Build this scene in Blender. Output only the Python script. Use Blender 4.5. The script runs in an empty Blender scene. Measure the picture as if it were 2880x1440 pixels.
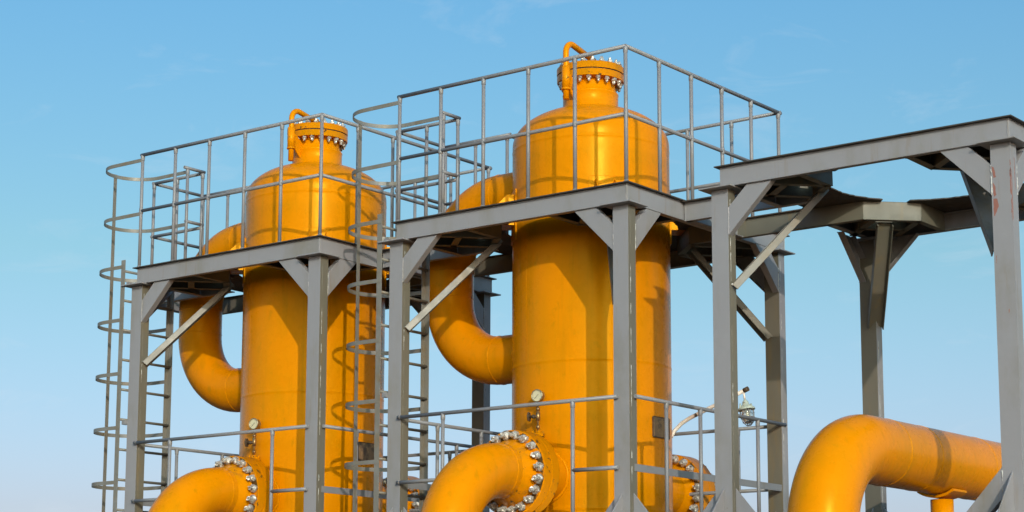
import bpy, bmesh, math, random
from mathutils import Vector, Matrix, noise as mnoise

random.seed(7)
R = math.radians
sc = bpy.context.scene
COL = sc.collection
Z0 = 5.28                      # platform level above the ground; all "local" z below are measured from the platform

# ------------------------------------------------------------------ camera
cam_d = bpy.data.cameras.new('camera'); cam = bpy.data.objects.new('camera', cam_d); COL.objects.link(cam)
cam_d.sensor_width = 36.0; cam_d.lens = 5522.05 / 2880 * 36; cam_d.shift_y = 240.5 / 2880
cam_d.clip_start = 0.1; cam_d.clip_end = 20000
rx, ux, fx = Vector((.7918, .6107, .0028)), Vector((.0962, -.1292, .9869)), Vector((-.6031, .7812, .1610))
m = Matrix((rx, ux, -fx)).transposed().to_4x4(); m.translation = Vector((8.3729, -12.2915, -3.6767 + Z0))
cam.matrix_world = m
sc.camera = cam

# ------------------------------------------------------------------ sky, sun, exposure
SUN_AZ, SUN_EL = R(131.4), R(17.9)      # azimuth clockwise from +Y
w = bpy.data.worlds.new('World'); sc.world = w; w.use_nodes = True
nt = w.node_tree; N = nt.nodes; L = nt.links; N.clear()
out = N.new('ShaderNodeOutputWorld'); bg = N.new('ShaderNodeBackground')
sky = N.new('ShaderNodeTexSky'); sky.sky_type = 'NISHITA'; sky.sun_disc = False
sky.sun_elevation = SUN_EL; sky.sun_rotation = SUN_AZ
sky.air_density = 1.0; sky.dust_density = 1.9; sky.ozone_density = 1.6
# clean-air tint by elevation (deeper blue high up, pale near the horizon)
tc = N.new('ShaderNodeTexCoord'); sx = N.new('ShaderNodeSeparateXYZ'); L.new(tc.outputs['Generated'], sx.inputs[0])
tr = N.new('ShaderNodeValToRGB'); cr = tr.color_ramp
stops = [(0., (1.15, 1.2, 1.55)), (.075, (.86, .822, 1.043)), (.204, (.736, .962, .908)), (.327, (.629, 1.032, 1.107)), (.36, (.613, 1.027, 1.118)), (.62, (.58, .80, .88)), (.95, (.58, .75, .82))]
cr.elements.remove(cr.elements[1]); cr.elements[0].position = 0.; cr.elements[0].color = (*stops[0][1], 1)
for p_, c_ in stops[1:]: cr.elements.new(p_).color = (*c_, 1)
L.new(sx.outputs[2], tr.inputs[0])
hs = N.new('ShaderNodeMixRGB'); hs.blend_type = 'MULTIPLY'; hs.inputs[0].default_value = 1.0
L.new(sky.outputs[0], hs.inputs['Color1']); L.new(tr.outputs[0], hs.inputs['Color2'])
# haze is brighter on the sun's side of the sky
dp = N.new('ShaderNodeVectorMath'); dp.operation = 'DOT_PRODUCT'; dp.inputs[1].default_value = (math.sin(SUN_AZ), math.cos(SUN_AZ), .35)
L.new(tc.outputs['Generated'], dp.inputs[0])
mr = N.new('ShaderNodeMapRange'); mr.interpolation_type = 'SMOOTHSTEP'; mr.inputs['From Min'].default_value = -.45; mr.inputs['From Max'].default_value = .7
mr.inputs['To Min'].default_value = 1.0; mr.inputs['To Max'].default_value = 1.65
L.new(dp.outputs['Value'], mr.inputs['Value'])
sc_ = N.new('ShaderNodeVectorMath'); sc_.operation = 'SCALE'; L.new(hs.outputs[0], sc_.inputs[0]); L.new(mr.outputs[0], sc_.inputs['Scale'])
# thin cirrus wisps
mp = N.new('ShaderNodeMapping'); mp.inputs['Scale'].default_value = (9, 9, 26)
mp.inputs['Rotation'].default_value = (0.1, 0.15, 0); mp.inputs['Location'].default_value = (3.1, 1.7, .6)
nz = N.new('ShaderNodeTexNoise'); nz.inputs['Scale'].default_value = 1.6; nz.inputs['Detail'].default_value = 8; nz.inputs['Roughness'].default_value = .62
nz.inputs['Distortion'].default_value = .6
rp = N.new('ShaderNodeValToRGB'); rp.color_ramp.elements[0].position = .56; rp.color_ramp.elements[0].color = (0, 0, 0, 1)
rp.color_ramp.elements[1].position = .82; rp.color_ramp.elements[1].color = (.26, .26, .26, 1)
L.new(tc.outputs['Generated'], mp.inputs[0]); L.new(mp.outputs[0], nz.inputs[0]); L.new(nz.outputs[0], rp.inputs[0])
mx = N.new('ShaderNodeMixRGB'); mx.inputs['Color2'].default_value = (4.6, 5.2, 5.8, 1)
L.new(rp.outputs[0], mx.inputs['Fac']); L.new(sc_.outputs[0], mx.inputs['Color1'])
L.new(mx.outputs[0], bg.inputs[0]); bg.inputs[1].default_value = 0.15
L.new(bg.outputs[0], out.inputs[0])

sun_d = bpy.data.lights.new('sun', 'SUN'); sun = bpy.data.objects.new('sun', sun_d); COL.objects.link(sun)
sun_d.energy = 2.45; sun_d.angle = R(.5); sun_d.color = (1, .90, .76)
sdir = Vector((math.sin(SUN_AZ) * math.cos(SUN_EL), math.cos(SUN_AZ) * math.cos(SUN_EL), math.sin(SUN_EL)))
sun.rotation_euler = sdir.to_track_quat('Z', 'Y').to_euler(); sun.location = sdir * 60
vs = sc.view_settings; vs.view_transform = 'Standard'; vs.look = 'None'; vs.exposure = 0.0; vs.gamma = 1.0

# ------------------------------------------------------------------ materials
def mat(name, base, rough=.5, metal=0., bump=0., bscale=40., var=None, vscale=6., vstretch=(1, 1, 1), vlo=.45, vhi=.7,
        spots=None, sscale=14., slo=.6, shi=.66, spec=.5, coat=0., tint=None, wave=0.):
    """procedural paint: base colour, a soft stain colour (var) and sharp spots (spots), bump"""
    M = bpy.data.materials.new(name); M.use_nodes = True
    nt = M.node_tree; N = nt.nodes; L = nt.links; b = N['Principled BSDF']
    b.inputs['Roughness'].default_value = rough; b.inputs['Metallic'].default_value = metal
    b.inputs['Base Color'].default_value = (*base, 1); b.inputs['Specular IOR Level'].default_value = spec
    b.inputs['Specular Tint'].default_value = (*(tint or (1, 1, 1)), 1)
    b.inputs['Coat Weight'].default_value = coat; b.inputs['Coat Roughness'].default_value = .12
    tc = N.new('ShaderNodeTexCoord')
    oi = N.new('ShaderNodeObjectInfo'); ml = N.new('ShaderNodeMath'); ml.operation = 'MULTIPLY'; ml.inputs[1].default_value = 41.0; L.new(oi.outputs['Random'], ml.inputs[0])
    va = N.new('ShaderNodeVectorMath'); va.operation = 'ADD'; L.new(tc.outputs['Object'], va.inputs[0]); L.new(ml.outputs[0], va.inputs[1])   # every object gets its own stains
    def ns(scale, stretch=(1, 1, 1), detail=6, rough=.6):
        mp = N.new('ShaderNodeMapping'); mp.inputs['Scale'].default_value = stretch
        n = N.new('ShaderNodeTexNoise'); n.inputs['Scale'].default_value = scale; n.inputs['Detail'].default_value = detail
        n.inputs['Roughness'].default_value = rough
        L.new(va.outputs[0], mp.inputs[0]); L.new(mp.outputs[0], n.inputs[0]); return n
    cur = None
    def mixin(col, fac):
        nonlocal cur
        x = N.new('ShaderNodeMixRGB'); x.inputs['Color1'].default_value = (*base, 1); x.inputs['Color2'].default_value = (*col, 1)
        if cur: L.new(cur, x.inputs['Color1'])
        L.new(fac, x.inputs['Fac']); cur = x.outputs[0]
    def ramp(src, lo, hi, mxv=1.):
        r = N.new('ShaderNodeMapRange'); r.inputs['From Min'].default_value = lo; r.inputs['From Max'].default_value = hi
        r.inputs['To Max'].default_value = mxv
        L.new(src, r.inputs['Value']); return r.outputs[0]
    if var:
        for col, sc_, st, lo, hi, mv in var:
            mixin(col, ramp(ns(sc_, st).outputs[0], lo, hi, mv))
    if spots:
        for col, sc_, lo, hi in spots:
            mixin(col, ramp(ns(sc_, (1, 1, 1), 5, .65).outputs[0], lo, hi))
    if cur: L.new(cur, b.inputs['Base Color'])
    rr = N.new('ShaderNodeMapRange'); rr.inputs['From Min'].default_value = .3; rr.inputs['From Max'].default_value = .7
    rr.inputs['To Min'].default_value = rough * .85; rr.inputs['To Max'].default_value = min(1, rough * 1.25)
    L.new(ns(9).outputs[0], rr.inputs['Value']); L.new(rr.outputs[0], b.inputs['Roughness'])
    if wave:
        bw = N.new('ShaderNodeBump'); bw.inputs['Strength'].default_value = wave; bw.inputs['Distance'].default_value = .02
        L.new(ns(3.2, (1, 1, .6), 2).outputs[0], bw.inputs['Height'])
    if bump:
        bp = N.new('ShaderNodeBump'); bp.inputs['Strength'].default_value = bump; bp.inputs['Distance'].default_value = .004
        L.new(ns(bscale, (1, 1, 1), 3).outputs[0], bp.inputs['Height']); L.new(bp.outputs[0], b.inputs['Normal'])
        if wave: L.new(bw.outputs[0], bp.inputs['Normal'])
    return M

YEL = (.63, .207, .0001)
YDARK = (.50, .235, .006)
yv = [((.40, .185, .0005), 2.2, (1, 1, .5), .48, .72, .55), ((.37, .155, .001), 5, (2.2, 2.2, .16), .52, .74, .5), ((.32, .15, .001), 11, (1, 1, .6), .60, .74, .5), ((.66, .225, .0005), 9, (1, 1, 1), .5, .8, .5)]
M_yel = mat('yellow_paint', YEL, .27, bump=.13, bscale=48, var=yv, spec=.30, wave=.09, tint=(1, .66, .08), spots=[((.16, .09, .02), 30, .75, .77)])
M_yelr = mat('yellow_paint_rusted', YEL, .33, bump=.22, bscale=46, var=yv, tint=(1, .66, .08), spots=[((.36, .14, .01), 7, .60, .72), ((.075, .042, .015), 15, .62, .635)])
GRY = (.234, .227, .241)
gv = [((.188, .17, .142), 3.0, (1, 1, .35), .50, .72, .8), ((.26, .256, .272), 7, (1, 1, 1), .5, .8, .5), ((.19, .125, .07), 5, (3, 3, .25), .60, .78, .6)]
M_gry = mat('grey_paint', GRY, .42, bump=.15, bscale=30, var=gv, spots=[((.15, .09, .05), 26, .735, .76)])
OLV = (.132, .120, .093)
M_olv = mat('weathered_olive_paint', OLV, .5, bump=.15, bscale=30, var=[((.115, .105, .08), 4, (1, 1, .3), .45, .7, .8), ((.19, .13, .055), 6, (2, 2, .25), .55, .75, .7)],
            spots=[((.12, .06, .03), 22, .72, .75)])
M_rail = mat('grey_rail_paint', (.188, .188, .203), .42, bump=.1, bscale=60, var=[((.17, .14, .105), 6, (1, 1, 1), .56, .72, .75), ((.23, .23, .24), 4, (1, 1, 1), .5, .8, .6)],
             spots=[((.13, .07, .04), 18, .70, .73)])
M_cage = mat('cage_flat_bar_paint', (.16, .15, .13), .45, bump=.1, bscale=60, var=[((.16, .12, .07), 7, (1, 1, 1), .48, .66, .8), ((.21, .21, .21), 5, (1, 1, 1), .5, .7, .6)])
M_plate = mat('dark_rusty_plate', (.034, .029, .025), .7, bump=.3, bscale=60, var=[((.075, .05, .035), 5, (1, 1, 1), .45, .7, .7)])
M_weld = mat('weld_bead', (.40, .40, .39), .4, bump=.3, bscale=80, var=[((.18, .13, .09), 20, (1, 1, 1), .5, .65, .8)])
M_prim = mat('red_primer', (.25, .10, .075), .6, bump=.2)
M_ring = mat('rust_and_shade_flange_face', YEL, .45, bump=.3, tint=(1, .66, .08), var=[((.40, .16, .02), 8, (1, 1, 1), .45, .6, .8)], spots=[((.06, .036, .015), 12, .49, .52)])  # brown mottling for rust, with the shadow round the bolts painted in too
M_foil = mat('crumpled_foil', (.50, .48, .45), .42, metal=.55, bump=1., bscale=48, var=[((.20, .14, .09), 26, (1, 1, 1), .54, .62, .85)])
M_brown = mat('dark_rust', (.07, .042, .022), .7, bump=.3)
M_black = mat('black_rubber', (.012, .012, .012), .6)
M_brass = mat('tarnished_brass', (.42, .26, .11), .38, metal=.8, var=[((.20, .10, .05), 25, (1, 1, 1), .45, .65, .8)])
M_case = mat('gauge_case', (.38, .34, .24), .32, metal=.7)
M_dial = mat('gauge_dial', (.50, .46, .31), .3)
M_ink = mat('black_ink', (.03, .03, .03), .5)
M_white = mat('white_arm_paint', (.72, .66, .60), .5, var=[((.55, .42, .34), 8, (1, 1, 1), .5, .65, .8)], spots=[((.05, .03, .02), 9, .62, .64)])
M_green = mat('pale_green_enamel', (.38, .44, .39), .45, spots=[((.14, .07, .03), 30, .6, .66)])
M_npl = mat('rusty_nameplate', (.20, .115, .055), .45, var=[((.36, .22, .10), 9, (1, 1, 1), .5, .62, .8), ((.05, .03, .02), 14, (1, 1, 1), .5, .62, .8)])
M_conc = mat('concrete', (.17, .14, .105), .85, bump=.3, bscale=18, var=[((.12, .10, .08), 2, (1, 1, 1), .45, .7, .8)])
M_grd = mat('sandy_ground', (.16, .125, .085), .95, bump=.6, bscale=6, spec=.05, var=[((.12, .095, .065), .4, (1, 1, 1), .42, .65, .8), ((.10, .12, .05), .15, (1, 1, 1), .55, .7, .7)])
M_glass = bpy.data.materials.new('lamp_glass'); M_glass.use_nodes = True
g = M_glass.node_tree.nodes['Principled BSDF']; g.inputs['Base Color'].default_value = (.92, .95, .95, 1); g.inputs['Roughness'].default_value = .08
g.inputs['Transmission Weight'].default_value = .85; g.inputs['IOR'].default_value = 1.45

# ------------------------------------------------------------------ mesh builder
class MB:
    def __init__(s): s.v = []; s.f = []; s.sm = []; s.mi = []; s.mats = []
    def _m(s, mt):
        if mt not in s.mats: s.mats.append(mt)
        return s.mats.index(mt)
    def add(s, vs, fs, smooth=False, mt=None):
        o = len(s.v); k = s._m(mt) if mt else -1
        s.v += [Vector(v) for v in vs]
        for f in fs: s.f.append([i + o for i in f]); s.sm.append(smooth); s.mi.append(k)
    def box(s, x0, x1, y0, y1, z0, z1, mt=None, faces=None):
        """faces: {'x1': mat} overrides a face's material"""
        vs = [(x, y, z) for x in (x0, x1) for y in (y0, y1) for z in (z0, z1)]
        fs = {'x0': (0, 1, 3, 2), 'x1': (4, 6, 7, 5), 'y0': (0, 4, 5, 1), 'y1': (2, 3, 7, 6), 'z0': (0, 2, 6, 4), 'z1': (1, 5, 7, 3)}
        o = len(s.v); s.v += [Vector(v) for v in vs]
        for k, f in fs.items():
            mm = (faces or {}).get(k, mt); s.f.append([i + o for i in f]); s.sm.append(False); s.mi.append(s._m(mm) if mm else -1)
    def prism(s, pts, d, mt=None, smooth=False):
        """planar polygon pts extruded by vector d"""
        n = len(pts); pts = [Vector(p) for p in pts]; d = Vector(d)
        s.add(pts + [p + d for p in pts], [list(range(n))[::-1], list(range(n, 2 * n))] + [[i, (i + 1) % n, n + (i + 1) % n, n + i] for i in range(n)], smooth, mt)
    def channel(s, p0, p1, web, flange, h, w_, t=.008, mt=None):
        """C-section from p0 to p1: outer web face centred on the line; web = direction of the section's height, flange = direction the flanges point"""
        p0, p1 = Vector(p0), Vector(p1); a = (p1 - p0); u = Vector(web).normalized(); f = Vector(flange).normalized()
        prof = [(-h/2, 0), (h/2, 0), (h/2, w_), (h/2 - t, w_), (h/2 - t, t), (-h/2 + t, t), (-h/2 + t, w_), (-h/2, w_)]
        c = [p0 + u * x + f * y for x, y in prof]; n = len(c)
        s.add(c + [q + a for q in c], [[i, (i+1) % n, n + (i+1) % n, n + i] for i in range(n)] + [[0, 1, 4, 5], [1, 2, 3, 4], [0, 5, 6, 7]] +
              [[n+5, n+4, n+1, n], [n+4, n+3, n+2, n+1], [n+7, n+6, n+5, n]], False, mt)
    def tube(s, path, r, seg=16, mt=None, cap=True, closed=False):
        path = [Vector(p) for p in path]; n = len(path); rs = r if isinstance(r, (list, tuple)) else [r] * n
        t0 = (path[1] - path[0]).normalized(); ref = Vector((0, 0, 1)) if abs(t0.z) < .9 else Vector((0, 1, 0))
        nrm = (ref - t0 * ref.dot(t0)).normalized(); o = len(s.v); k = s._m(mt) if mt else -1
        for i, p in enumerate(path):
            a = path[i-1] if i else (path[-1] if closed else path[0]); b = path[i+1] if i < n-1 else (path[0] if closed else path[-1])
            t = (b - a).normalized(); nrm = (nrm - t * nrm.dot(t)).normalized(); bn = t.cross(nrm)
            for j in range(seg):
                an = 2 * math.pi * j / seg; s.v.append(p + (nrm * math.cos(an) + bn * math.sin(an)) * rs[i])
        for i in range(n if closed else n - 1):
            i2 = (i + 1) % n
            for j in range(seg):
                j2 = (j + 1) % seg; s.f.append([o + i*seg + j, o + i*seg + j2, o + i2*seg + j2, o + i2*seg + j]); s.sm.append(True); s.mi.append(k)
        if cap and not closed:
            s.f.append([o + j for j in range(seg)][::-1]); s.sm.append(False); s.mi.append(k)
            s.f.append([o + (n-1)*seg + j for j in range(seg)]); s.sm.append(False); s.mi.append(k)
    def lathe(s, prof, c=(0, 0, 0), axis=(0, 0, 1), seg=64, mt=None, smooth=True):
        """prof: (r, h) pairs; repeated points give sharp edges when 'smooth' is a list"""
        ax = Vector(axis).normalized(); ref = Vector((1, 0, 0)) if abs(ax.x) < .9 else Vector((0, 1, 0))
        u = (ref - ax * ref.dot(ax)).normalized(); v = ax.cross(u); c = Vector(c); o = len(s.v); k = s._m(mt) if mt else -1
        for r, h in prof:
            for j in range(seg):
                an = 2 * math.pi * j / seg; s.v.append(c + ax * h + (u * math.cos(an) + v * math.sin(an)) * r)
        for i in range(len(prof) - 1):
            sharp = abs(prof[i][1] - prof[i+1][1]) < 1e-6
            for j in range(seg):
                j2 = (j + 1) % seg; s.f.append([o + i*seg + j, o + i*seg + j2, o + (i+1)*seg + j2, o + (i+1)*seg + j]); s.sm.append(smooth and not sharp); s.mi.append(k)
    def disc(s, r, h0, h1, c, axis, seg=48, mt=None, bev=.004, hole=0.):
        s.lathe([(hole, h0), (r - bev, h0), (r - bev, h0), (r, h0 + bev), (r, h0 + bev), (r, h1 - bev), (r, h1 - bev), (r - bev, h1), (r - bev, h1), (hole, h1)], c, axis, seg, mt)
    def bead(s, p0, p1, r=.006, mt=None, step=.012):
        """irregular weld bead"""
        p0, p1 = Vector(p0), Vector(p1); n = max(3, int((p1 - p0).length / step))
        s.tube([p0.lerp(p1, i / n) + Vector([random.uniform(-.3, .3) * r for _ in range(3)]) for i in range(n + 1)],
               [r * random.uniform(.55, 1.25) for _ in range(n + 1)], 6, mt)
    def build(s, name, mt, parent=None, off=(0, 0, 0), bevel=0., label=None):
        me = bpy.data.meshes.new(name); off = Vector(off)
        me.from_pydata([v - off for v in s.v], [], s.f)
        me.materials.append(mt)
        for x in s.mats: me.materials.append(x)
        for p, sm, k in zip(me.polygons, s.sm, s.mi): p.use_smooth = sm; p.material_index = k + 1
        me.update()
        o = bpy.data.objects.new(name, me); COL.objects.link(o)
        if parent: o.parent = parent
        if bevel:
            b = o.modifiers.new('edge_round', 'BEVEL'); b.width = bevel; b.segments = 2; b.limit_method = 'ANGLE'; b.angle_limit = R(50)
        if label: o['label'] = label
        return o

def thing(name, base, label, cat, group=None, org=(0, 0, 0)):
    """Empty at the thing's base; base in tower coordinates, org = the tower's own offset"""
    o = bpy.data.objects.new(name, None); COL.objects.link(o); o.empty_display_size = .2
    o.location = (base[0] + org[0], base[1] + org[1], base[2] + org[2] + Z0)
    o['label'] = label; o['category'] = cat
    if group: o['group'] = group
    return o
def kids(o): return [c for c in bpy.data.objects if c.parent == o]
def copy_tree(o, parent=None):
    c = o.copy(); COL.objects.link(c); c.parent = parent
    for ch in kids(o): copy_tree(ch, c)
    return c
def dup(root, dx, label):
    c = copy_tree(root); c.location.x += dx; c['label'] = label; return c
def arc(c, r, a0, a1, e1, e2, n=14):
    c, e1, e2 = Vector(c), Vector(e1), Vector(e2)
    return [c + (e1 * math.cos(a0 + (a1 - a0) * i / n) + e2 * math.sin(a0 + (a1 - a0) * i / n)) * r for i in range(n + 1)]

XV, YV, RV = -1.18, 1.19, .677           # vessel axis and radius, tower coordinates
X, Y, Z = Vector((1, 0, 0)), Vector((0, 1, 0)), Vector((0, 0, 1))
DECK = -2.77
T1, T3 = -3.2475, 3.13                   # offsets of the left and right towers from the middle one

# ------------------------------------------------------------------ ground and foundation
mb = MB(); n = 24; S_ = 4000
gx = [-S_, -600, -120, -40] + [-20 + 2 * i for i in range(21)] + [40, 120, 600, S_]
vs_ = [(x, y, (mnoise.noise(Vector((x * .11, y * .11, 0))) * .06 if abs(x) < 60 and abs(y) < 60 else 0)) for x in gx for y in gx]; k = len(gx)
mb.add(vs_, [[i*k + j, (i+1)*k + j, (i+1)*k + j + 1, i*k + j + 1] for i in range(k-1) for j in range(k-1)], True)
o = mb.build('ground', M_grd); o['kind'] = 'structure'
mb = MB(); mb.box(-7.4, 4.6, -.22, 3.2, DECK - .02 - 2.6, DECK - .012)
o = mb.build('concrete_foundation', M_conc, bevel=.02); o.location.z = Z0; o['kind'] = 'structure'

# ------------------------------------------------------------------ steel tower
def tower(org, XL, EXT, label, red=False):
    base = (-1.18, 1.2, DECK)
    root = thing('steel_tower', base, label, 'steel tower', 'grey steel support towers in a row', org)
    B = lambda mb_, name, mt, par=root, bev=.003, lab=None: mb_.build(name, mt, par, base, bev, lab)
    XR = .015
    CW, CD = .145, .10
    cols = {('L', 'F'): XL - .09, ('R', 'F'): -.13, ('L', 'B'): XL - .06, ('R', 'B'): -.115}
    for (sx, sy), x0 in cols.items():
        y0 = 0. if sy == 'F' else 2.28
        x1, y1 = x0 + CW, y0 + CD
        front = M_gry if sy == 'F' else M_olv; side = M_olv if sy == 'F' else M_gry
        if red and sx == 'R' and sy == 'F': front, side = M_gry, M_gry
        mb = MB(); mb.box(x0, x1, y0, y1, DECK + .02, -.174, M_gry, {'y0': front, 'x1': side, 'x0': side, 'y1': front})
        if not (red and sx == 'R'):
            # stitched seam welds on the side face
            zz = -.25
            while zz > DECK + .1:
                ln = random.uniform(.06, .35); mb.bead((x1 - .001, y0 + .028, zz), (x1 - .001, y0 + .028, zz - ln), .0035, M_weld if random.random() < .5 else side, .02); zz -= ln + random.uniform(.02, .12)
        if red and sx == 'R' and sy == 'F':
            # flaked paint: ragged patches of red primer on the two near faces
            def flake(pts):
                pp = []
                for i, (fx_, z) in enumerate(pts):
                    f2, z2 = pts[(i + 1) % len(pts)]; n_ = max(1, int(math.hypot((f2 - fx_) * CW, z2 - z) / .012))
                    for k in range(n_): pp.append((fx_ + (f2 - fx_) * k / n_ + random.uniform(-.018, .018), z + (z2 - z) * k / n_ + random.uniform(-.003, .003)))
                return pp
            def front_flake(pts): mb.prism([(x0 + max(0., min(1., f)) * CW, y0 - .0005, z) for f, z in flake(pts)], (0, .0004, 0), M_prim)
            front_flake([(.04, -.325), (.14, -.335), (.24, -.402), (.11, -.41)]); front_flake([(.09, -.44), (.19, -.47), (.24, -.53), (.10, -.54)])
            front_flake([(.09, -.555), (.28, -.553), (.34, -.612), (.12, -.67), (.07, -.672)]); front_flake([(.96, -.30), (.99, -.30), (.99, -.40), (.95, -.41)])
            front_flake([(.93, -.37), (.99, -.36), (.99, -.56), (.92, -.50)]); front_flake([(.95, -.57), (.99, -.56), (.99, -.73), (.96, -.70)])
            front_flake([(.10, -.95), (.13, -.95), (.14, -1.0), (.11, -1.0)]); front_flake([(.62, -1.32), (.66, -1.32), (.66, -1.35), (.62, -1.35)])
            mb.prism([(x1 + .0005, y0 + fy * CD, z) for fy, z in flake([(.03, -.36), (.10, -.38), (.12, -.70), (.03, -.72)])], (-.0004, 0, 0), M_prim)
            mb.prism([(x1 + .0005, y0 + fy * CD, z) for fy, z in flake([(.55, -.27), (.62, -.28), (.64, -.50), (.56, -.47)])], (-.0004, 0, 0), M_prim)
        c = B(mb, 'column', M_gry, lab='near column with red primer showing through the grey paint' if red and sx == 'R' and sy == 'F' else None)
        mb = MB(); cx, cy = (x0 + x1) / 2, (y0 + y1) / 2
        mb.box(cx - .14, cx + .14, cy - .13, cy + .13, -.172, -.160); B(mb, 'cap_plate', M_gry, c)
        mb = MB(); mb.box(cx - .16, cx + .16, cy - .15, cy + .15, DECK, DECK + .018); B(mb, 'base_plate', M_gry, c)
        # knee braces: channels, web outwards
        dx = 1 if sx == 'L' else -1; dy = 1 if sy == 'F' else -1
        hw = .072
        def strut(a, b, web_n, mt, name, hh=.145, ww=.06):
            a, b = Vector(a), Vector(b); ax = (b - a).normalized(); wn = Vector(web_n).normalized(); hdir = ax.cross(wn).normalized()
            mb = MB(); mb.channel(a, b, hdir, -wn, hh, ww, .007)
            return mb, hdir
        def knee_pts(h0, h1, lo, hi, inner, vec, yface):
            pass
        # in the plane of the front/back face. quad cut plumb at the column and level at the beam, with folded edges
        def knee(o0, hv, nrm, mt, name='knee_brace'):
            """o0: point on the column face at platform level; hv: horizontal direction away from the column; nrm: outward normal"""
            o0, hv, nrm = Vector(o0), Vector(hv), Vector(nrm)
            q = [o0 + hv * .0 + Z * -.315, o0 + hv * .165 + Z * -.158, o0 + hv * .375 + Z * -.158, o0 + Z * -.525]
            t = .008; mb = MB(); mb.prism([p - nrm * t for p in q], nrm * t)
            # flanges along both sloping edges, pointing inwards
            for a, b, s_ in ((q[0], q[1], -1), (q[3], q[2], 1)):
                nn = (b - a).normalized().cross(nrm).normalized(); nn = nn if nn.z * s_ > 0 else -nn
                mb.prism([a - nrm * .0082, b - nrm * .0082, b - nrm * .06, a - nrm * .06], nn * .007)
            mb.bead(q[0] + nrm * .001, q[3] + nrm * .001, .006, M_weld if random.random() < .6 else M_gry); mb.bead(q[1] + nrm * .001 + Z * .002, q[2] + nrm * .001 + Z * .002, .005, M_gry)
            return B(mb, name, mt)
        knee((x1 if dx > 0 else x0, y0 + (.004 if dy > 0 else CD - .004), 0), X * dx, Y * -dy, M_gry)
        knee((x1 - .004 if sx == 'R' else x0 + .004, y1 if dy > 0 else y0, 0), Y * dy, X * (1 if sx == 'R' else -1), M_gry)
        # diagonal brace in plan, web facing up and outwards
        h = Vector((dx, dy, 0)).normalized(); a = Vector((x1 - .03 if dx > 0 else x0 + .03, y1 - .03 if dy > 0 else y0 + .03, -.90)); b = Vector((XV - dx * .60, YV - dy * .53, -.10)) if sy == 'F' else Vector((XV - dx * .66, YV - dy * .60, -.165))
        ax = (b - a).normalized(); hd = Vector((-h.y, h.x, 0)); up = ax.cross(hd).normalized(); up = up if up.z > 0 else -up
        mb = MB(); mb.channel(a, b, hd, -up, .13, .052, .007); mb.bead(a + hd * .06, a - hd * .06, .008, M_weld); B(mb, 'diagonal_brace', M_olv if sy == 'B' else M_cage)
        # base stiffener plates
        for e, f, o0 in ((X * dx, Y, (x1 if dx > 0 else x0, cy, 0)), (X * -dx, Y, (x0 if dx > 0 else x1, cy, 0)), (Y * -dy, X, (cx, y0 if dy > 0 else y1, 0)), (Y * dy, X, (cx, y1 if dy > 0 else y0, 0))):
            o0 = Vector(o0) - f * .006
            if red and sx == 'R' and sy == 'F' and e.x < -.5:      # this column has a real strut to the deck here
                o0 = o0 - f * .04; q = [o0 + Z * -2.377, o0 + e * .345 + Z * (DECK + .02), o0 + e * .165 + Z * (DECK + .02), o0 + Z * -2.58]
                mb = MB(); mb.prism(q, f * .008); mb.prism([q[2] + f * .0082, q[3] + f * .0082, q[3] + f * .07, q[2] + f * .07], (e * .7 + Z * .7) * .008); mb.prism([q[1] + f * .0082, q[0] + f * .0082, q[0] + f * .07, q[1] + f * .07], (e + Z) * -.005)
                mb.bead(q[0], q[3], .006, M_weld); B(mb, 'base_strut', M_gry, c); continue
            mb = MB(); mb.prism([o0 + Z * -2.41, o0 + e * .30 + Z * (DECK + .02), o0 + Z * (DECK + .02)], f * .012); B(mb, 'base_gusset', M_gry, c)
    # perimeter beams
    h, zc, t = .147, -.0845, .06
    def beam(a, b, web_dir, mt=M_gry, name='edge_beam'):
        mb = MB(); mb.channel((a[0], a[1], zc), (b[0], b[1], zc), Z, web_dir, h, t, .008); return B(mb, name, mt)
    beam((XL, -.015), (XR - .001, -.015), Y); beam((XR, -.0155), (XR, 2.4155), -X); beam((XL, 2.415), (XR - .001, 2.415), -Y); beam((XL, -.006), (XL, .78), X); beam((XL, 1.6), (XL, 2.406), X)
    mb = MB(); mb.bead((XR, -.0155, -.012), (XR, -.0155, -.157), .003, M_gry); B(mb, 'corner_weld', M_gry)
    # inner frame: an octagon round the vessel and the stub platform for the bypass pipe
    cx, cy = XV, YV; a1, a2 = .74, .40
    for s in (-1, 1):
        beam((EXT, cy + s * .40), (cx - a1, cy + s * .40), Y * (1 if s < 0 else 1), M_olv if s > 0 else M_gry, 'frame_beam')
        beam((cx + a1, cy + s * .40), (XR - .06, cy + s * .40), Y * s, M_olv, 'frame_beam')
        for s2 in (-1, 1):
            beam((cx + s * a2, cy + s2 * a1), (cx + s * a2, (2.355 if s2 > 0 else .045)), X * s, M_olv, 'frame_beam')
            beam((cx + s * a1, cy + s2 * a2), (cx + s * a2, cy + s2 * a1), Vector((s, s2, 0)), M_olv, 'frame_beam')
    if EXT > T1 + .1 or True:
        beam((EXT + .001, cy - .399), (EXT + .001, cy + .399), X, M_gry, 'frame_beam')
    for sx in (-1, 1):
        for sy in (-1, 1):
            def loc(u, v): return (cx + sx * u, cy + sy * v)
            dv = Vector((sx, sy, 0)).normalized(); pv = Vector((sx, -sy, 0)).normalized()
            beam(loc(.80, 1.16), loc(.415, .775), pv, M_olv, 'corner_beam'); beam(loc(1.13 if sx < 0 else 1.12, .90), loc(.72, .475), -pv, M_olv, 'corner_beam')
            beam(loc(.93, .69), loc(.64, .96), dv, M_olv, 'corner_beam')
    # platform plate with the round opening, notches at the lugs, slot for the bypass pipe
    ov = .035
    outer = [(XL - ov, -.015 - ov), (XR + ov, -.015 - ov), (XR + ov, 2.415 + ov), (XL - ov, 2.415 + ov), (XL - ov, 1.65), (EXT - .02, 1.65), (EXT - .02, .745), (XL - ov, .745)]
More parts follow.
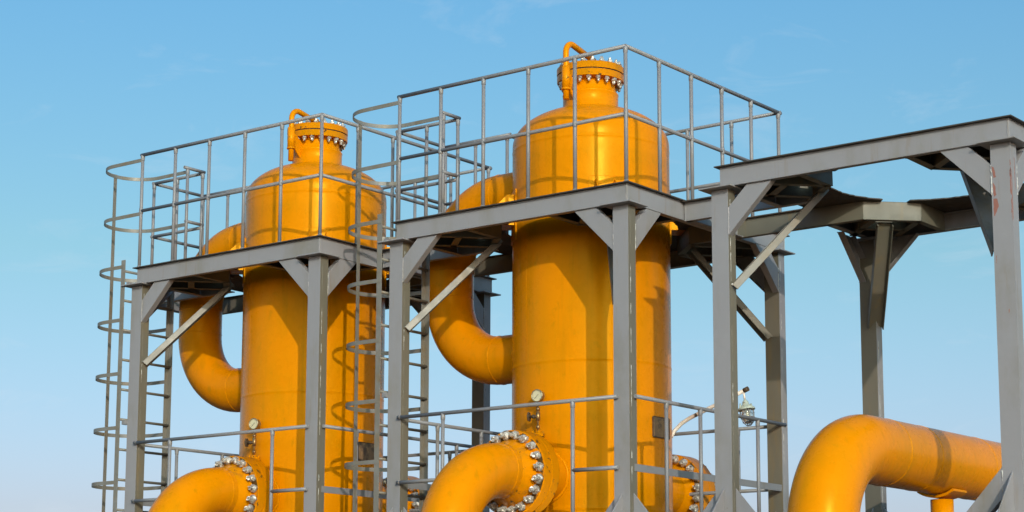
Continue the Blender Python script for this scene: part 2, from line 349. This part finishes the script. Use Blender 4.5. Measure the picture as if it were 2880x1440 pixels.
    inner = []
    for i in range(144):
        an = 2 * math.pi * i / 144; d = math.degrees(an) % 90; r = .745 + random.uniform(-.006, .006)
        if abs(d - 45) < 7.5: r = .93 / math.cos(R(d - 45))
        inner.append((cx + r * math.cos(an), cy + r * math.sin(an)))
    slot = [(EXT + .07, .98), (cx - .95 - .28, .98), (cx - .95 - .28, 1.56), (EXT + .07, 1.56)]
    bm = bmesh.new(); zt = -.001
    def loop(pts):
        v = [bm.verts.new((x, y, zt)) for x, y in pts]
        for i in range(len(v)): bm.edges.new((v[i], v[(i + 1) % len(v)]))
    loop(outer); loop(inner); loop(slot)
    bmesh.ops.triangle_fill(bm, use_beauty=True, edges=bm.edges[:], normal=(0, 0, 1))
    r_ = bmesh.ops.extrude_face_region(bm, geom=bm.faces[:]); bmesh.ops.translate(bm, vec=(0, 0, -.009), verts=[g for g in r_['geom'] if isinstance(g, bmesh.types.BMVert)])
    bmesh.ops.recalc_face_normals(bm, faces=bm.faces[:])
    bmesh.ops.translate(bm, vec=-Vector(base), verts=bm.verts[:])
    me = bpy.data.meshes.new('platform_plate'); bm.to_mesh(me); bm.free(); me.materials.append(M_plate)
    o = bpy.data.objects.new('platform_plate', me); COL.objects.link(o); o.parent = root
    return root

tw = tower((0, 0, 0), -2.34, -3.20, 'middle grey steel tower, its platform ringing the taller-looking yellow vessel in the centre')
tw1 = dup(tw, T1, 'leftmost grey steel tower carrying the platform round the smaller-looking yellow vessel')
tw3 = tower((T3, 0, -.010), -2.27, -3.10, 'vacant grey steel tower at the right, its platform holed, its near column flaked red', red=True)

# ------------------------------------------------------------------ yellow vessel
def foil_bolt(seed, r, h):
    """nut and stud end wrapped in crumpled foil, axis +Z, sitting on z = 0"""
    rnd = random.Random(seed); mb = MB(); seg = 10
    prof = [(.0, 0), (1.0, 0), (1.06, .22), (.98, .46), (.66, .50), (.60, .62), (.62, .9), (.42, 1.0), (0., 1.02)]
    o = len(mb.v)
    for r_, z in prof:
        for j in range(seg):
            an = 2 * math.pi * j / seg; k = 1 + rnd.uniform(-.24, .20)
            mb.v.append(Vector((math.cos(an) * r_ * r * k, math.sin(an) * r_ * r * k, z * h * (1 + rnd.uniform(-.14, .12)))))
    for i in range(len(prof) - 1):
        for j in range(seg):
            j2 = (j + 1) % seg; mb.f.append([i*seg + j, i*seg + j2, (i+1)*seg + j2, (i+1)*seg + j]); mb.sm.append(False); mb.mi.append(-1)
    return mb
BOLT = {}
def bolt_mesh(kind, i):
    if (kind, i) not in BOLT:
        r, h = {'s': (.0215, .048), 'b': (.034, .076)}[kind]
        o = foil_bolt(i * 7 + (3 if kind == 'b' else 0), r, h).build('bolt', M_foil); BOLT[(kind, i)] = o.data; bpy.data.objects.remove(o)
    return BOLT[(kind, i)]
def bolts(parent, base, c, axis, r, n, kind, phase=0.):
    ax = Vector(axis).normalized(); ref = X if abs(ax.x) < .9 else Y; u = (ref - ax * ref.dot(ax)).normalized(); v = ax.cross(u)
    q = ax.to_track_quat('Z', 'Y')
    for i in range(n):
        an = 2 * math.pi * (i + phase) / n
        o = bpy.data.objects.new('bolt', bolt_mesh(kind, i % 5)); COL.objects.link(o); o.parent = parent
        o.location = Vector(c) + (u * math.cos(an) + v * math.sin(an)) * r - Vector(base)
        from mathutils import Quaternion
        o.rotation_euler = (q @ Quaternion((0, 0, 1), random.uniform(0, 6.28))).to_euler()
        o.scale = [random.uniform(.92, 1.1)] * 3

ZN = -2.19                 # nozzle axis level
def vessel():
    base = (XV, YV, DECK)
    root = thing('pressure_vessel', base, 'large yellow pressure vessel at the centre of the row, inside the middle tower', 'pressure vessel', 'yellow pressure vessels')
    B = lambda mb_, name, mt, par=root, bev=0., lab=None: mb_.build(name, mt, par, base, bev, lab)
    c = (XV, YV, 0)
    # shell with circumferential weld seams and ellipsoidal head
    def seam(z, r=RV, w_=.012, hgt=.0025): return [(r, z - .05), (r, z - .03), (r, z - w_), (r + hgt, z - w_ * .4), (r + hgt, z + w_ * .4), (r, z + w_), (r, z + .03), (r, z + .05)]
    prof = [(RV, DECK)] + seam(-2.45) + seam(-1.231) + [(RV, -.9), (RV, -.6)] + [(RV, -.1), (RV, .3)] + seam(.655, RV, .01, .0022)
    for i in range(1, 25):
        an = math.pi / 2 * i / 24
        rr = RV * math.cos(an); zz = .71 + .35 * math.sin(an)
        if rr < .2: break
        prof.append((rr, zz))
    mb = MB(); mb.lathe(prof, c, Z, 128)
    # a vertical seam and a few runs of thick paint
    mb.tube([(XV + (RV - .001) * math.cos(R(-108)) , YV + (RV - .001) * math.sin(R(-108)), z) for z in (-1.22, -.5, -.2)], .0024, 6)
    B(mb, 'shell', M_yel)
    mb = MB(); mb.lathe([(.262, .985), (.262, 1.02), (.245, 1.045), (.24, 1.05), (.24, 1.165), (.2435, 1.172), (.2435, 1.180), (.238, 1.186), (.225, 1.205), (.215, 1.24), (.212, 1.30)], c, Z, 72)
    B(mb, 'neck', M_yel)
    mb = MB(); mb.disc(.292, 1.292, 1.349, c, Z, 72); fl = B(mb, 'neck_flange', M_yelr)
    bolts(fl, base, (XV, YV, 1.292), (0, 0, -1), .258, 20, 's', .2)
    mb = MB(); mb.disc(.284, 1.3485, 1.3595, c, Z, 72); B(mb, 'gasket', M_black)
    mb = MB(); mb.disc(.294, 1.359, 1.416, c, Z, 72); mb.disc(.15, 1.4155, 1.422, c, Z, 48); cv = B(mb, 'cover', M_yelr)
    bolts(cv, base, (XV, YV, 1.416), (0, 0, 1), .258, 20, 's', .2)
    # davit arm in a sleeve at the near side of the neck
    yd = YV - .362
    mb = MB(); mb.tube([(XV, yd, 1.155), (XV, yd, 1.36)], .037, 18); mb.tube([(XV, yd, 1.150), (XV, yd, 1.166)], .041, 18)
    mb.prism([(XV - .006, yd + .034, 1.17), (XV - .006, YV - .226, 1.075), (XV - .006, YV - .205, 1.23), (XV - .006, yd + .034, 1.32)], (.012, 0, 0))
    B(mb, 'davit_sleeve', M_yelr)
    mb = MB(); path = [Vector((XV, yd, 1.07)), Vector((XV, yd, 1.3)), Vector((XV, yd, 1.43))] + arc((XV, yd + .09, 1.485), .09, math.pi, math.pi * .5 - .12, Y, Z, 8) + [Vector((XV, YV + .05, 1.51))]
    mb.tube(path, .0265, 16); mb.tube([(XV, YV - .01, 1.50), (XV, YV - .01, 1.43)], .012, 10); mb.tube([(XV, YV - .01, 1.555), (XV, YV - .01, 1.53)], .016, 10)
    mb.tube([(XV, YV - .055, 1.44), (XV, YV - .04, 1.47), (XV, YV - .01, 1.48), (XV, YV + .02, 1.47), (XV, YV + .035, 1.44)], .008, 8)
    B(mb, 'davit_arm', M_yel)
    # bypass pipe looping out to the left and back in above the platform
    rp, zb, zt, xl, rb = .215, -1.055, .405, -2.745, .60
    path = [Vector((XV - .55, YV, zb)), Vector((XV - .75, YV, zb)), Vector((xl + rb, YV, zb))]
    path += arc((xl + rb, YV, zb + rb), rb, -math.pi / 2, -math.pi, X, Z, 18)[1:]
    path += arc((xl + rb, YV, zt - rb), rb, math.pi, math.pi / 2, X, Z, 18)
    path += [Vector((XV - .55, YV, zt))]
    mb = MB(); mb.tube(path, rp, 56, cap=False)
    for p, d in ((Vector((xl + rb + .0, YV, zb)), X), (Vector((xl, YV, zb + rb + .01)), Z), (Vector((xl, YV, zt - rb - .01)), Z), (Vector((xl + rb, YV, zt)), X)):
        e = Y; f = d.cross(e); mb.tube([p + (e * math.cos(2*math.pi*i/56) + f * math.sin(2*math.pi*i/56)) * (rp - .0012) for i in range(56)], .005, 6, closed=True)
    # weld fillets at the shell
    B(mb, 'bypass_pipe', M_yel)
    # nozzles fore and aft, with welding-neck flanges
    for s, yf0, yf1 in ((-1, .165, .26), (1, 2.40, 2.50)):
        y_in = YV + s * .55
        mb = MB(); mb.tube([(XV, y_in, ZN), (XV, yf1 - .03 if s < 0 else yf0 + .03, ZN)], .212, 56, cap=False)
        a_, b_ = (yf1, yf1 + .10) if s < 0 else (yf0, yf0 - .12)
        mb.lathe([(.255, 0), (.235, .05), (.2125, .10)], (XV, a_, ZN), (0, -s, 0), 56)
        B(mb, 'nozzle', M_yel)
        mb = MB(); mb.disc(.345, yf0 , yf1, (XV, 0, ZN), Y, 72); mb.lathe([(.262, 0), (.336, 0)], (XV, (yf1 + .0012) if s < 0 else (yf0 - .0012), ZN), (0, -s, 0), 72, M_ring); f = B(mb, 'nozzle_flange', M_yelr)
        bolts(f, base, (XV, yf1 if s < 0 else yf0, ZN), (0, -s, 0), .300 if s > 0 else .288, 20, 'b' if s > 0 else 's', .35)
        mb = MB(); ring = []
        for i in range(72):
            an = 2 * math.pi * i / 72; x = .213 * math.cos(an); ring.append(Vector((XV + x * 1.01, YV + s * math.sqrt(RV * RV - x * x), ZN + .2145 * math.sin(an))))
        mb.tube(ring, .014, 8, closed=True); B(mb, 'nozzle_weld', M_yel)
    # support lugs resting on the platform frame at the four corners
    for sx in (-1, 1):
        for sy in (-1, 1):
            d = Vector((sx, sy, 0)).normalized(); e = Vector((-d.y, d.x, 0)); o0 = Vector((XV, YV, 0)) + d * (RV + .002)
            mb = MB()
            pad = []
            for i in range(9):
                an = (i - 4) / 4 * .195; pad.append((d * math.cos(an) + e * math.sin(an)))
            vsx = [Vector((XV, YV, z)) + p * (RV + q) for q in (-.002, .010) for z in (-.14, .30) for p in pad]; n_ = 9
            fs = []
            for i in range(8): fs += [[18+i, 18+i+1, 27+i+1, 27+i], [9+i, 9+i+1, 27+i+1, 27+i], [i, i+1, 18+i+1, 18+i]]
            fs += [[0, 9, 27, 18], [8, 17, 35, 26]]
            mb.add(vsx, fs)
            for q in (-.085, .075):
                p = o0 + e * q; mb.prism([p + Z * .004, p + d * .22 + Z * .004, p + d * .22 + Z * .09, p + d * .06 + Z * .26, p + Z * .26], e * .01)
            mb.prism([o0 + e * -.11 + d * .002 + Z * -.012, o0 + e * .11 + d * .002 + Z * -.012, o0 + e * .11 + d * .23 + Z * -.012, o0 + e * -.11 + d * .23 + Z * -.012], Z * .014)
            B(mb, 'support_lug', M_yel, bev=.002)
    # nameplate on a bracket facing right
    mb = MB(); mb.box(-.515, -.497, 1.10, 1.335, -1.845, -1.685); mb.box(-.56, -.515, 1.095, 1.108, -1.83, -1.69, M_yel); mb.box(-.56, -.515, 1.325, 1.338, -1.83, -1.69, M_yel)
    pl = B(mb, 'nameplate', M_npl, bev=.002)
    mb = MB()
    mb.box(-.4968, -.494, 1.092, 1.10, -1.85, -1.68); mb.box(-.4968, -.494, 1.335, 1.343, -1.85, -1.68); mb.box(-.4968, -.494, 1.1, 1.335, -1.853, -1.845); mb.box(-.4968, -.494, 1.1, 1.335, -1.685, -1.677)
    B(mb, 'plate_frame', M_brown, pl)
    return root
ves = vessel()
ves1 = dup(ves, T1, 'yellow pressure vessel at the left, partly behind a caged ladder, inside the leftmost tower')

for ch in kids(ves1):                                  # the left vessel's davit sits a little lower in its sleeve
    if ch.name.startswith('davit_arm'): ch.location.z -= .035
    if ch.name.startswith('nozzle_flange') and ch.bound_box[0][1] < 0: ch.location.y += .09   # and its front flange closer to the shell

# front outlet elbows and rear inlet elbows, bolted to the nozzles
def flanged_elbow(s, label, name='flanged_elbow_pipe'):
    yb = 0.065 if s < 0 else 2.60
    base = (XV, yb + s * .86, -Z0)
    root = thing(name, base, label, 'gas pipe', 'yellow flanged elbow pipes')
    B = lambda mb_, nm, mt, par=root: mb_.build(nm, mt, par, base)
    rb, rp = .65, .222
    ys = yb + s * .16
    path = [Vector((XV, yb - s * .02, ZN)), Vector((XV, yb + s * .08, ZN)), Vector((XV, ys, ZN))] + arc((XV, ys, ZN - rb), rb, math.pi / 2, 0, Y * s, Z, 20)[1:] + [Vector((XV, ys + s * rb, -Z0 - .1))]
    mb = MB(); mb.tube(path, rp, 64, cap=False)
    p = Vector((XV, ys + s * .02, ZN)); mb.tube([p + (X * math.cos(2*math.pi*i/56) + Z * math.sin(2*math.pi*i/56)) * (rp - .0012) for i in range(56)], .005, 6, closed=True)
    B(mb, 'elbow', M_yel)
    mb = MB(); a, b = sorted((yb, yb - s * .095)); mb.disc(.345, a, b, (XV, 0, ZN), Y, 72); mb.lathe([(.272, 0), (.252, .05), (.2225, .125)], (XV, yb, ZN), (0, s, 0), 64); mb.lathe([(.268, 0), (.336, 0)], (XV, yb + s * .0012, ZN), (0, s, 0), 72, M_ring); f = B(mb, 'flange', M_yelr)
    bolts(f, base, (XV, yb, ZN), (0, s, 0), .300, 20, 'b', .35)
    return root
fe = flanged_elbow(-1, 'big yellow elbow pipe in front of the central vessel, bolted with silver foil-wrapped nuts')
fe1 = dup(fe, T1, 'yellow elbow pipe at the bottom left, bolted to the front of the left vessel')
fe1.location.y += .09
re_ = flanged_elbow(1, 'yellow elbow pipe behind the right edge of the central vessel, its bolted flange showing')
dup(re_, T1, 'yellow elbow pipe behind the left vessel, glimpsed through the rungs of the middle ladder')

# ------------------------------------------------------------------ railings
def lump(mb, x, y, z):
    mb.tube([(x, y, z - .03), (x, y, z - .024), (x, y, z - .006), (x, y, z + .010), (x, y, z + .026), (x, y, z + .031)],
            [.0152, random.uniform(.017, .0195), random.uniform(.018, .021), random.uniform(.018, .021), random.uniform(.017, .0195), .0152], 10)
def post(mb, x, y, z0, z1, r=.0158, lumps=()):
    b = random.uniform(-.003, .003); mb.tube([(x, y, z0), (x + b, y - b, (z0 + z1) * .5), (x, y, z1)], r, 12)
    for z in lumps: lump(mb, x, y, z)
    lump(mb, x, y, z1 - .03)
    if z0 > -.1: mb.tube([(x, y, z0), (x, y, z0 + .008), (x, y, z0 + .02)], [.026, .023, .016], 10)
def upper_rail(label):
    base = (-1.18, 1.19, 0)
    root = thing('guardrail', base, label, 'guardrail', 'pipe guardrails on the platforms')
    B = lambda mb_, nm, mt=M_rail: mb_.build(nm, mt, root, base)
    H, M = 1.1, .552; xl = -2.337; Lb = 2.384
    rr = .016
    def pipe(nm, pts, r=rr):
        mb = MB(); mb.tube(pts, r, 14); B(mb, nm)
    pipe('top_rail', [(xl - .02, 0, H), (.005, 0, H)], .017); pipe('top_rail', [(0, -.005, H), (0, Lb + .03, H)], .017)
    pipe('top_rail', [(.02, Lb, H), (-2.29, Lb, H)]); pipe('mid_rail', [(xl, 0, M), (0, 0, M)]); pipe('mid_rail', [(0, 0, M), (0, Lb, M)]); pipe('mid_rail', [(0, Lb, M), (-2.29, Lb, M)])
    xs = [xl, -1.880, -1.422, -.957, -.490, 0.]
    for x in xs:
        mb = MB(); post(mb, x, 0, .0, H, lumps=(M,)); B(mb, 'post')
    for k in range(1, 6):
        mb = MB(); post(mb, 0, Lb * k / 5 - (.01 if k == 5 else 0), 0, H, lumps=(M,)); B(mb, 'post')
    for x in (-.484, -.95, -1.4, -1.86, -2.28):
        mb = MB(); post(mb, x, Lb, 0, H); B(mb, 'post')
    # the part round the bypass pipe
    xe, y0, y1, H2 = -3.02, .765, 1.44, 1.08
    pipe('top_rail', [(-2.32, .52, H2 + .005), (-2.32, .79, H2 + .005)]); pipe('mid_rail', [(-2.32, .55, M), (-2.32, .78, M)])
    for nm, z in (('top_rail', H2), ('mid_rail', M - .02)):
        pipe(nm, [(-2.32, y0, z - .01), (xe - .02, y0, z - .01)]); pipe(nm, [(xe, y0 - .02, z - .01), (xe, y1 + .02, z - .01)])
        pipe(nm, [(xe, y1, z - .01), (-2.25, y1, z - .01)]); pipe(nm, [(-2.29, y1, z - .01), (-2.29, Lb, z - .01)])
    for x, y in ((-2.32, .565), (-2.32, .765), (-2.68, .765), (xe, .765), (xe, y1), (-2.66, y1), (-2.29, y1), (-2.29, 1.9)):
        mb = MB(); post(mb, x, y, 0, H2 - .01); B(mb, 'post')
    return root
ur = upper_rail('grey pipe guardrail round the top of the central vessel')
dup(ur, T1, 'grey pipe guardrail round the top of the left vessel')

def lower_rail(label):
    base = (-1.18, 1.19, DECK)
    root = thing('guardrail', base, label, 'guardrail', 'pipe guardrails between the tower columns')
    B = lambda mb_, nm, mt=M_rail: mb_.build(nm, mt, root, base)
    zt, zm = -1.672, -2.215
    def pipe(nm, pts, r=.016):
        mb = MB(); mb.tube(pts, r, 14); B(mb, nm)
    def flat(nm, x0, x1, y0, y1, z):
        mb = MB(); mb.box(x0, x1, y0, y1, z - .028, z + .028); B(mb, nm)
    yf = -.02
    def dab(p):
        mb = MB(); mb.lathe([(0, -.009), (.012, -.008), (.0175, 0), (.014, .007), (0, .009)], p, (1, .2, .1), 10); B(mb, 'paint_dab', M_white)
    dab((-2.275, yf, zt)); dab((-2.275, yf, zm)); dab((.036, 2.335, zt))
    pipe('top_rail', [(-2.30, yf, zt), (-.08, yf, zt)]); pipe('mid_rail', [(-2.30, yf, zm), (-1.81, yf, zm)]); pipe('mid_rail', [(-.505, yf, zm), (-.08, yf, zm)])
    pipe('top_rail', [(.036, .05, zt), (.036, 2.33, zt)]); flat('mid_rail', .016, .022, .06, 2.36, zm)
    pipe('top_rail', [(-2.36, .08, zt), (-2.36, 2.30, zt)]); flat('mid_rail', -2.37, -2.364, .08, 2.3, zm)
    pipe('top_rail', [(-2.35, 2.36, zt), (-.05, 2.36, zt)]); pipe('mid_rail', [(-2.35, 2.36, zm), (-.05, 2.36, zm)])
    for x, y in ((-.505, yf), (-1.813, yf), (.036, .479), (.036, .975), (.036, 1.87), (-2.36, .57), (-2.36, 1.17), (-2.36, 1.87), (-.45, 2.36), (-1.9, 2.36), (-1.2, 2.36)):
        mb = MB(); post(mb, x, y, DECK, zt); B(mb, 'post')
    return root
lr = lower_rail('grey pipe guardrail crossing in front of the central vessel at gauge height')
dup(lr, T1, 'grey pipe guardrail crossing in front of the left vessel at gauge height')

# ------------------------------------------------------------------ caged ladder
def ladder(label):
    base = (-2.50, .26, DECK)
    root = thing('caged_ladder', base, label, 'ladder', 'caged ladders on the left sides of the towers')
    B = lambda mb_, nm, mt=M_cage, bev=0.: mb_.build(nm, mt, root, base, bev)
    xs, ya, yb = -2.50, -.055, .575
    for y, s in ((ya, 1), (yb, -1)):
        mb = MB(); mb.box(xs - .025, xs + .03, y - .003, y + .003, DECK, .085); mb.box(xs - .025, xs - .019, y + .003 * s, y + .045 * s, DECK, .0845)
        B(mb, 'stringer', M_cage, .001)
    z = -.02
    while z > DECK + .1:
        mb = MB(); mb.tube([(xs + .005, ya, z), (xs + .005, yb, z)], .0128, 10); B(mb, 'rung'); z -= .2835
    def hoop(z, xa, xb2, y0, y1, xc, hh=.0172, t=.005):
        r = (y1 - y0) / 2; cy = (y0 + y1) / 2
        pts = [Vector((xa, y0, z))] + [Vector((xc - r * math.cos(a), cy + r * math.sin(a), z)) for a in [math.pi * (-.5 + i / 28) for i in range(29)]] + [Vector((xb2, y1, z))]
        mb = MB(); n = len(pts); vs = []
        for i, p in enumerate(pts):
            a = pts[max(0, i-1)]; b = pts[min(n-1, i+1)]; t_ = (b - a).normalized(); nn = Vector((t_.y, -t_.x, 0))
            for q in (0, t):
                for h_ in (-hh, hh): vs.append(p + nn * q + Z * h_)
        fs = []
        for i in range(n - 1):
            o = i * 4; fs += [[o, o+1, o+5, o+4], [o+2, o+6, o+7, o+3], [o, o+4, o+6, o+2], [o+1, o+3, o+7, o+5]]
        fs += [[0, 2, 3, 1], [4*n-4, 4*n-3, 4*n-1, 4*n-2]]
        mb.add(vs, fs, True); o = B(mb, 'hoop')
        md = o.modifiers.new('sharp', 'EDGE_SPLIT'); md.split_angle = R(40)
    for i in range(6): hoop(.02 - i * .513, xs + .02, xs + .02, ya - .006, yb + .006, -2.715)
    hoop(.52, -2.337, -2.32, -.02, .565, -2.735); hoop(1.045, -2.337, -2.32, -.02, .565, -2.735)
    mb = MB(); mb.box(-3.030, -3.024, .243, .281, DECK + .15, 1.065); B(mb, 'strap')
    for z in (-.15, -1.47, -2.6):
        mb = MB(); mb.box(xs + .031, -2.43, ya + .02, ya + .075, z - .02, z + .02); B(mb, 'wall_bracket', M_rail)
    return root
ld = ladder('grey caged ladder between the two vessels, its hoops shadowing the left vessel')
dup(ld, T1, 'grey caged ladder at the far left edge standing against open sky')

# ------------------------------------------------------------------ pressure gauges
def gauge(label):
    xg, yg = XV, .432
    base = (xg, yg, -1.97)
    root = thing('pressure_gauge', base, label, 'pressure gauge', 'pressure gauges on the front nozzles')
    B = lambda mb_, nm, mt, par=root: mb_.build(nm, mt, par, base)
    c = (xg, yg, 0)
    mb = MB(); mb.tube([(xg, yg, -1.98), (xg, yg, -1.9)], .026, 14); mb.disc(.055, -1.905, -1.877, c, Z, 24, bev=.002); mb.disc(.055, -1.865, -1.838, c, Z, 24, bev=.002); mb.disc(.046, -1.878, -1.864, c, Z, 24, M_black, bev=.001)
    mb.tube([(xg, yg, -1.84), (xg, yg, -1.82)], .022, 12)
    for k in range(4):
        a = math.pi / 4 + k * math.pi / 2; mb.tube([(xg + .042 * math.cos(a), yg + .042 * math.sin(a), -1.918), (xg + .042 * math.cos(a), yg + .042 * math.sin(a), -1.820)], .009, 8)
    B(mb, 'small_flange', M_yelr)
    mb = MB(); mb.tube([(xg, yg, -1.83), (xg, yg, -1.59)], .009, 10)
    for z0, z1, r in ((-1.80, -1.775, .015), (-1.735, -1.66, .017), (-1.65, -1.63, .016), (-1.615, -1.595, .014)): mb.tube([(xg, yg, z0), (xg, yg, z1)], r, 6)
    B(mb, 'stem', M_brass)
    vd = Vector((-.62, -.78, 0)).normalized()      # valve spindle points left
    vd = Vector((-.95, -.3, 0)).normalized()
    mb = MB(); p = Vector((xg, yg, -1.70)); mb.tube([p, p + vd * .075], .011, 10); mb.tube([p + vd * .03, p + vd * .05], .017, 6)
    q = p + vd * .078; e = Vector((-vd.y, vd.x, 0)); mb.tube([q + (e * math.cos(2*math.pi*i/24) + Z * math.sin(2*math.pi*i/24)) * (.033 + .003 * math.cos(12*math.pi*i/24*1.0)) for i in range(24)], .007, 8, closed=True)
    for k in range(3):
        a = k * math.pi / 3; d = e * math.cos(a) + Z * math.sin(a); mb.tube([q - d * .032, q + d * .032], .005, 6)
    B(mb, 'valve_handwheel', M_brown)
    fd = Vector((.12, -1, 0)).normalized(); cc = Vector((xg, yg, -1.53))
    mb = MB(); mb.lathe([(0, -.03), (.046, -.03), (.047, -.028), (.047, .012), (.052, .013), (.052, .022), (.047, .024), (.0455, .019), (.0455, .012)], cc, fd, 36); mb.tube([cc + Z * -.045, cc + Z * -.065], .011, 6); B(mb, 'case', M_case)
    mb = MB(); mb.lathe([(0, .0145), (.0457, .0145)], cc, fd, 36)
    dl = B(mb, 'dial', M_dial)
    r_ = fd.cross(Z).normalized() * -1
    mb = MB()
    def bar(a0, r0, r1, w_):
        d = r_ * math.cos(a0) + Z * math.sin(a0); s_ = fd.cross(d); o0 = cc + fd * .0155
        mb.prism([o0 + d * r0 - s_ * w_, o0 + d * r1 - s_ * w_, o0 + d * r1 + s_ * w_, o0 + d * r0 + s_ * w_], fd * .0012)
    for k in range(11): bar(R(225 - 27 * k), .036, .0425, .0007)
    bar(R(225), -.010, .036, .0016); bar(R(38), 0, .016, .0008)
    B(mb, 'pointer', M_ink, dl)
    return root
ga = gauge('round pressure gauge on a brass stem in front of the central vessel')
dup(ga, T1, 'round pressure gauge on a brass stem in front of the left vessel')

# small hand valve on the far left of the central vessel's shell
base = (-1.94, 1.52, -.56)
root = thing('hand_valve', base, 'tiny black handwheel poking out behind the left edge of the central vessel', 'valve')
mb = MB(); mb.tube([(-1.70, 1.44, -.56), (-1.92, 1.52, -.56)], .012, 10); mb.tube([(-1.84, 1.49, -.56), (-1.88, 1.505, -.56)], .022, 8); mb.build('spindle', M_brown, root, base)
mb = MB(); q = Vector((-1.93, 1.522, -.56)); d = Vector((-.94, .34, 0)); e = Vector((-d.y, d.x, 0))
mb.tube([q + (e * math.cos(2*math.pi*i/32) + Z * math.sin(2*math.pi*i/32)) * (.05 + .005 * math.cos(16*math.pi*i/32)) for i in range(32)], .012, 8, closed=True)
for k in range(3):
    a = k * math.pi / 3; dd = e * math.cos(a) + Z * math.sin(a); mb.tube([q - dd * .05, q + dd * .05], .007, 6)
mb.build('handwheel', M_black, root, base)

# ------------------------------------------------------------------ big bare pipe under the right tower
XP, ZP, RP, RB = T3 + XV + .02, -2.20, .240, .635
ys = .045
base = (XP, ys - RB, -Z0)
root = thing('gas_pipe', base, 'thick yellow pipe bending down at the bottom right, running back under the vacant tower', 'gas pipe')
path = [Vector((XP, 14.7, -Z0 - .1))] + [Vector((XP, 14.7, ZP - .7))] + arc((XP, 14.0, ZP - .7), .7, 0, math.pi / 2, Y, Z, 16)[1:] + [Vector((XP, 9.0, ZP)), Vector((XP, 4.0, ZP)), Vector((XP, 2.0, ZP)), Vector((XP, .8, ZP)), Vector((XP, ys + .0, ZP))] + arc((XP, ys, ZP - RB), RB, math.pi / 2, math.pi, Y, Z, 24)[1:] + [Vector((XP, ys - RB, -Z0 - .1))]
mb = MB(); mb.tube(path, RP, 72)
for yy in (.30, .80, 1.73, 3.4):
    p = Vector((XP, yy, ZP)); mb.tube([p + (X * math.cos(2*math.pi*i/64) + Z * math.sin(2*math.pi*i/64)) * (RP - .001) for i in range(64)], .004, 6, closed=True)
mb.build('pipe_run', M_yel, root, base)
base = (XP, 1.25, DECK)
root = thing('pipe_support', base, 'short yellow post propping up the thick pipe at the bottom right', 'pipe support')
mb = MB(); mb.tube([(XP, 1.25, DECK + .012), (XP, 1.25, ZP - RP - .035)], .085, 32); mb.disc(.14, DECK, DECK + .014, (XP, 1.25, 0), Z, 32); mb.build('stub', M_yel, root, base)
sad = MB(); pts = []
for i in range(13):
    a = R(-90 - 34 + 68 * i / 12); pts.append((XP + (RP + .006) * math.cos(a), 0, ZP + (RP + .006) * math.sin(a)))
ptso = [(x + (x - XP) * .07, 0, z + (z - ZP) * .07 - .004) for x, _, z in pts]
sad.prism([(x, 1.14, z) for x, _, z in pts] + [(x, 1.14, z) for x, _, z in ptso[::-1]], (0, .24, 0)); sad.build('saddle', M_yelr, root, base)

# ------------------------------------------------------------------ lamp on its bent arm behind the central vessel
yl = 1.86
base = (-.75, yl, -1.76)
root = thing('caged_lamp', base, 'caged lamp with a pale green hood hanging from a chipped white arm', 'lamp')
dx = -.068
pp = [Vector((-.78 , yl - .06, -1.77)), Vector((-.72 + dx, yl, -1.715)), Vector((-.64 + dx, yl, -1.650)), Vector((-.56 + dx, yl, -1.612)), Vector((-.30 + dx, yl, -1.520)), Vector((.005 + dx, yl, -1.411))]
mb = MB(); mb.tube(pp, .017, 14); mb.tube([pp[-2].lerp(pp[-1], .93), pp[-1] + (pp[-1] - pp[-2]) * .06], .021, 12, M_brown); mb.build('arm', M_white, root, base)
lx = -.020 + dx; tilt = Vector((-.16, 0, .987))
lc = Vector((lx, yl, -1.435))
mb = MB(); mb.tube([lc, lc - tilt * .065], .009, 10, M_white); mb.lathe([(.010, -.06), (.014, -.07), (.022, -.075), (.026, -.085), (.030, -.105), (.048, -.115), (.052, -.125), (.070, -.135), (.074, -.145), (.074, -.152), (.050, -.150)], lc, tilt, 28)
for k in range(3):
    a = k * 2.1; d = X * math.cos(a) + Y * math.sin(a); mb.tube([lc - tilt * .10 + d * .05, lc - tilt * .145 + d * .062], .007, 6)
mb.build('hood', M_green, root, base)
mb = MB(); mb.lathe([(.044, -.15), (.046, -.20), (.042, -.235), (.028, -.262), (0, -.272)], lc, tilt, 28); mb.build('glass_jar', M_glass, root, base)
mb = MB(); mb.lathe([(.0, -.16), (.016, -.165), (.022, -.19), (.012, -.225), (0, -.23)], lc, tilt, 16); mb.build('bulb', M_dial, root, base)
mb = MB(); u = tilt.cross(Y).normalized(); v = tilt.cross(u)
for k in range(8):
    a = k * math.pi / 4; d = u * math.cos(a) + v * math.sin(a)
    mb.tube([lc - tilt * .15 + d * .062, lc - tilt * .21 + d * .058, lc - tilt * .255 + d * .046, lc - tilt * .285 + d * .018], .0028, 6)
for h_, r_ in ((.185, .0605), (.22, .057), (.256, .046), (.285, .018)):
    mb.tube([lc - tilt * h_ + (u * math.cos(2*math.pi*i/24) + v * math.sin(2*math.pi*i/24)) * r_ for i in range(24)], .0028, 6, closed=True)
mb.build('guard', M_rail, root, base)
